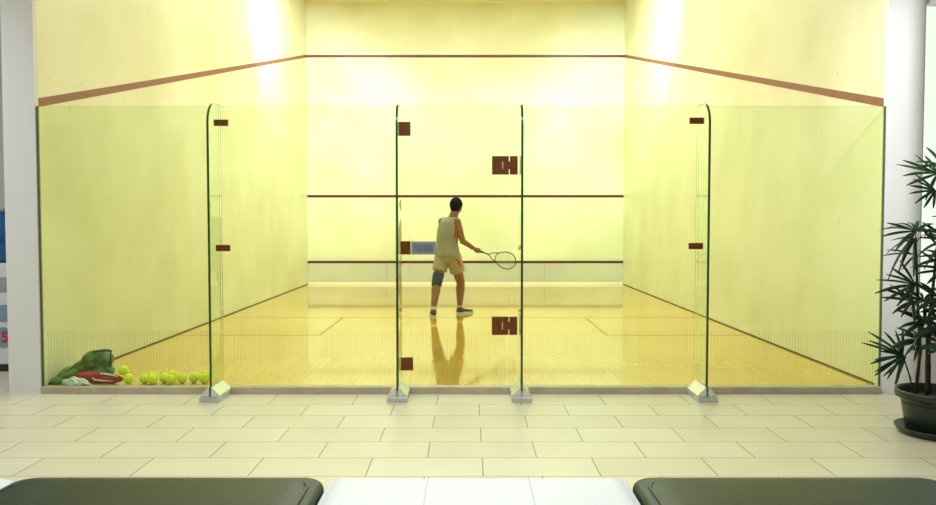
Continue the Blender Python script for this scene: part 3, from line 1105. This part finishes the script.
# face details
bm = nb()
bm.free()
for s in (-1, 1):
    bm = nb()
    ell(bm, hd + fwd * 0.083 + rgt * (s * 0.029) + Vector((0, 0, 0.006)), (0.011, 0.008, 0.007), rz(yaw))
    obj('eye', bm, M['white'], pl, smooth=True)
bm = nb()
ell(bm, hd + Vector((0, 0, 0.014)) - fwd * 0.012, (0.086, 0.100, 0.100), rz(yaw))
ell(bm, hd - fwd * 0.045 + Vector((0, 0, -0.030)), (0.068, 0.050, 0.060), rz(yaw))
o = obj('hair', bm, M['hair'], pl, smooth=True)
fuse(o, 0.006, 3)
# sleeveless top: one loose elliptical loft, then the shoulder yoke
bm = nb()
rings = []
for (cx_, cy_, z_, a_, b_) in ((-0.224, 4.532, 0.790, 0.176, 0.134), (-0.224, 4.532, 0.83, 0.178, 0.136), (-0.226, 4.532, 0.90, 0.166, 0.126), (-0.227, 4.532, 0.97, 0.156, 0.118),
                               (-0.224, 4.533, 1.05, 0.156, 0.120), (-0.216, 4.534, 1.13, 0.160, 0.122), (-0.206, 4.535, 1.20, 0.156, 0.116), (-0.200, 4.536, 1.26, 0.138, 0.100), (-0.196, 4.537, 1.30, 0.105, 0.075), (-0.190, 4.538, 1.325, 0.07, 0.05)):
    ring = []
    for k in range(36):
        t = 2 * PI * k / 36
        f_ = 1 + 0.018 * math.sin(5 * t + z_ * 9) * (1.0 if z_ < 1.2 else 0.3)
        p = rz(yaw) @ Vector((a_ * f_ * math.cos(t), b_ * f_ * math.sin(t), 0))
        ring.append(bm.verts.new((cx_ + p.x, cy_ + p.y, z_)))
    rings.append(ring)
for a_, b_ in zip(rings, rings[1:]):
    for k in range(36):
        bm.faces.new((a_[k], a_[(k + 1) % 36], b_[(k + 1) % 36], b_[k]))
bm.faces.new(rings[0])
bm.faces.new(rings[-1])
cap(bm, (-0.272, 4.583, 1.283), (-0.132, 4.497, 1.283), 0.046, 0.046)
o = obj('sleeveless_top', bm, M['shirt'], pl)
fuse(o, 0.007, 5)
bm = nb()
tube(bm, [(-0.128, 4.436, 1.27), (-0.115, 4.427, 1.20), (-0.118, 4.419, 1.12), (-0.135, 4.414, 1.04)], [0.010, 0.014, 0.014, 0.008])
obj('side_stripe', bm, M['redtrim'], pl, smooth=True, label='orange-red side panel under the arm')
# shorts
bm = nb()
ell(bm, (-0.222, 4.535, 0.80), (0.163, 0.130, 0.11), rz(yaw))
for hip, kn, e in ((hipL, kneL, 0.38), (hipR, kneR, 0.40)):
    a = Vector(hip)
    b_ = a.lerp(Vector(kn), e + 0.18)
    tube(bm, [a + Vector((0, 0, 0.02)), a.lerp(b_, 0.5), b_], [0.098, 0.103, 0.104], n=20)
o = obj('shorts', bm, M['shorts'], pl)
fuse(o, 0.007, 3)
bm = nb()
tube(bm, [(-0.105, 4.402, 0.775), (-0.075, 4.407, 0.735), (-0.050, 4.425, 0.690), (-0.038, 4.44, 0.665)], [0.008, 0.014, 0.013, 0.006])
obj('shorts_flash', bm, M['redtrim'], pl, smooth=True, label='red flash on the shorts')
# knee brace
bm = nb()
k_ = Vector(kneL)
up_ = (Vector(hipL) - k_).normalized()
dn_ = (Vector(ankL) - k_).normalized()
tube(bm, [k_ + up_ * 0.125, k_ + up_ * 0.06, k_, k_ + dn_ * 0.05], [0.078, 0.075, 0.070, 0.069], n=20)
obj('knee_brace', bm, M['brace'], pl, smooth=True)


def shoe(heel, d, an):
    d = Vector(d).normalized()
    h = Vector(heel)
    a = math.atan2(d.x, d.y)
    rt = rz(-a)
    sd = Vector((d.y, -d.x, 0))
    bm = nb()
    for t, wd_, z_ in ((0.035, 0.040, 0.052), (0.08, 0.040, 0.055), (0.13, 0.041, 0.045), (0.18, 0.045, 0.036), (0.225, 0.040, 0.030)):
        p = h + d * t
        ell(bm, (p.x, p.y, z_ * 0.62 + 0.012), (wd_, 0.045, z_ * 0.62), rt)
    cap(bm, (an[0], an[1], 0.10), h + d * 0.05 + Vector((0, 0, 0.045)), 0.038, 0.040)
    s = obj('shoe', bm, M['shoe'], pl)
    fuse(s, 0.006, 3)
    bm = nb()
    out = []
    for t, w_ in ((-0.004, 0.018), (0.01, 0.036), (0.06, 0.040), (0.12, 0.038), (0.18, 0.047), (0.23, 0.042), (0.262, 0.024), (0.272, 0.006)):
        out.append((t, w_))
    ring = [h + d * t + sd * w_ for t, w_ in out] + [h + d * t - sd * w_ for t, w_ in reversed(out)]
    prism(bm, [(p.x, p.y) for p in ring], 'Z', 0.001, 0.022)
    obj('sole', bm, M['sole'], s)
    bm = nb()
    for t in (0.08, 0.12, 0.16):
        p = h + d * t
        q = 0.098 - t * 0.33
        tube(bm, [p - sd * 0.040 + Vector((0, 0, q * .45)), p + Vector((0, 0, q)), p + sd * 0.040 + Vector((0, 0, q * .45))], 0.006, n=6)
    obj('laces', bm, M['sole'], s)
    bm = nb()
    tube(bm, [(an[0], an[1], 0.085), (an[0], an[1], 0.135)], [0.041, 0.039], n=16)
    obj('sock', bm, M['sock'], pl, smooth=True)


shoe((-0.402, 4.315, 0), (-0.12, 1, 0), ankL)
shoe((-0.098, 4.655, 0), (0.80, 0.62, 0), ankR)

# racket
rk = thing('squash_racket', 'squash racket with a black frame held out in the right hand of the player', 'racket', (0.175, 4.525, 0.878))
A = hc.copy()
Hc = Vector((0.560, 4.59, 0.742))
ax = (Hc - A).normalized()
sd = Vector((0, 1, 0)).cross(ax).normalized()
bm = nb()
loop = [Hc + ax * (0.148 * math.cos(t)) + sd * (0.112 * math.sin(t)) * (1 - 0.12 * math.cos(t + PI)) for t in [2 * PI * k / 48 for k in range(48)]]
tube(bm, loop, 0.0062, n=8, closed=True)
fork = A + ax * 0.165
tube(bm, [A + ax * 0.08, fork], 0.0085, n=10)
for s in (-1, 1):
    e = Hc - ax * 0.125 + sd * (0.066 * s)
    tube(bm, [fork, fork.lerp(e, 0.5) + sd * (0.006 * s), e], 0.0062, n=8)
obj('frame', bm, M['rframe'], rk, smooth=True)
bm = nb()
tube(bm, [A - ax * 0.10, A - ax * 0.095, A + ax * 0.085, A + ax * 0.09], [0.017, 0.0145, 0.0135, 0.010], n=12)
obj('grip', bm, M['dark'], rk, smooth=True)
bm = nb()
for k in range(-6, 7):
    o_ = k * 0.0165
    l_ = 0.143 * math.sqrt(max(0, 1 - (o_ / 0.110) ** 2))
    tube(bm, [Hc + sd * o_ - ax * l_, Hc + sd * o_ + ax * l_], 0.0009, n=4)
for k in range(-8, 9):
    o_ = k * 0.0165
    l_ = 0.108 * math.sqrt(max(0, 1 - (o_ / 0.145) ** 2))
    tube(bm, [Hc + ax * o_ - sd * l_, Hc + ax * o_ + sd * l_], 0.0009, n=4)
obj('strings', bm, M['rstring'], rk)

# ------------------------------------------------------------------ what shows beyond the left wall end
cb = thing('display_cabinet', 'white cabinet with a blue band and a red 5 sticker beyond the left wall end', 'cabinet', (-4.23, 1.0, FZ))
bm = nb()
box(bm, -4.52, -3.925, 0.80, 1.35, 0.02, 0.90, bev=0.008)
obj('cabinet_body', bm, M['cabw'], cb)
obj('plinth', box(nb(), -4.51, -3.935, 0.815, 1.34, FZ, 0.02), M['footp'], cb)
obj('grey_drawer', box(nb(), -4.50, -3.945, 0.788, 0.799, 0.66, 0.78, bev=0.003), M['cabgrey'], cb, label='grey drawer front')
obj('blue_band', box(nb(), -4.515, -3.93, 0.790, 0.799, 0.40, 0.54), M['cabblue'], cb, label='pale blue band')
cu = bpy.data.curves.new('sticker', 'FONT')
cu.body = '5'
cu.size = 0.13
cu.extrude = 0.001
cu.offset = 0.004
cu.align_x = 'CENTER'
cu.align_y = 'CENTER'
bm = nb()
g = bmesh.ops.create_cone(bm, cap_ends=True, segments=32, radius1=0.09, radius2=0.09, depth=0.003, matrix=Matrix.Translation((-3.99, 0.7975, 0.255)) @ Matrix.Rotation(PI / 2, 4, 'X'))
st = obj('sticker', bm, M['cabblue'], cb, label='round blue sticker')
tmp = bpy.data.objects.new('number_text', cu)
me = bpy.data.meshes.new_from_object(tmp)
bpy.data.objects.remove(tmp)
me.materials.clear()
me.materials.append(M['cabred'])
to = bpy.data.objects.new('number', me)
C.objects.link(to)
to.parent = st
to.location = (-3.972 + 4.23, 0.794 - 1.0, 0.255 - FZ)
to.rotation_euler = (PI / 2, 0, 0)

jg = thing('water_jug', 'blue water jug standing on the white cabinet, cut off by the photo edge', 'jug', (-4.09, 1.0, 0.90))
bm = nb()
lathe(bm, [(0.10, 0.0), (0.128, 0.01), (0.135, 0.04), (0.130, 0.12), (0.135, 0.15), (0.130, 0.24), (0.134, 0.28), (0.115, 0.34), (0.06, 0.39), (0.032, 0.41), (0.030, 0.45)], (-4.09, 1.0, 0.90), n=36)
obj('jug_body', bm, M['jug'], jg, smooth=True)
bm = nb()
lathe(bm, [(0.034, 0.45), (0.034, 0.475), (0.030, 0.48)], (-4.09, 1.0, 0.90), n=24)
obj('jug_cap', bm, M['cabgrey'], jg, smooth=True)
hk = thing('wall_hook', 'small black hook on the grey wall beyond the left wall end', 'hook', (-4.07, 1.49, 1.76))
bm = nb()
box(bm, -4.10, -4.04, 1.485, 1.499, 1.72, 1.80, bev=0.004)
obj('plate', bm, M['dark'], hk)
obj('peg', tube(nb(), [(-4.07, 1.484, 1.75), (-4.07, 1.45, 1.745), (-4.07, 1.44, 1.775)], 0.007), M['dark'], hk, smooth=True)
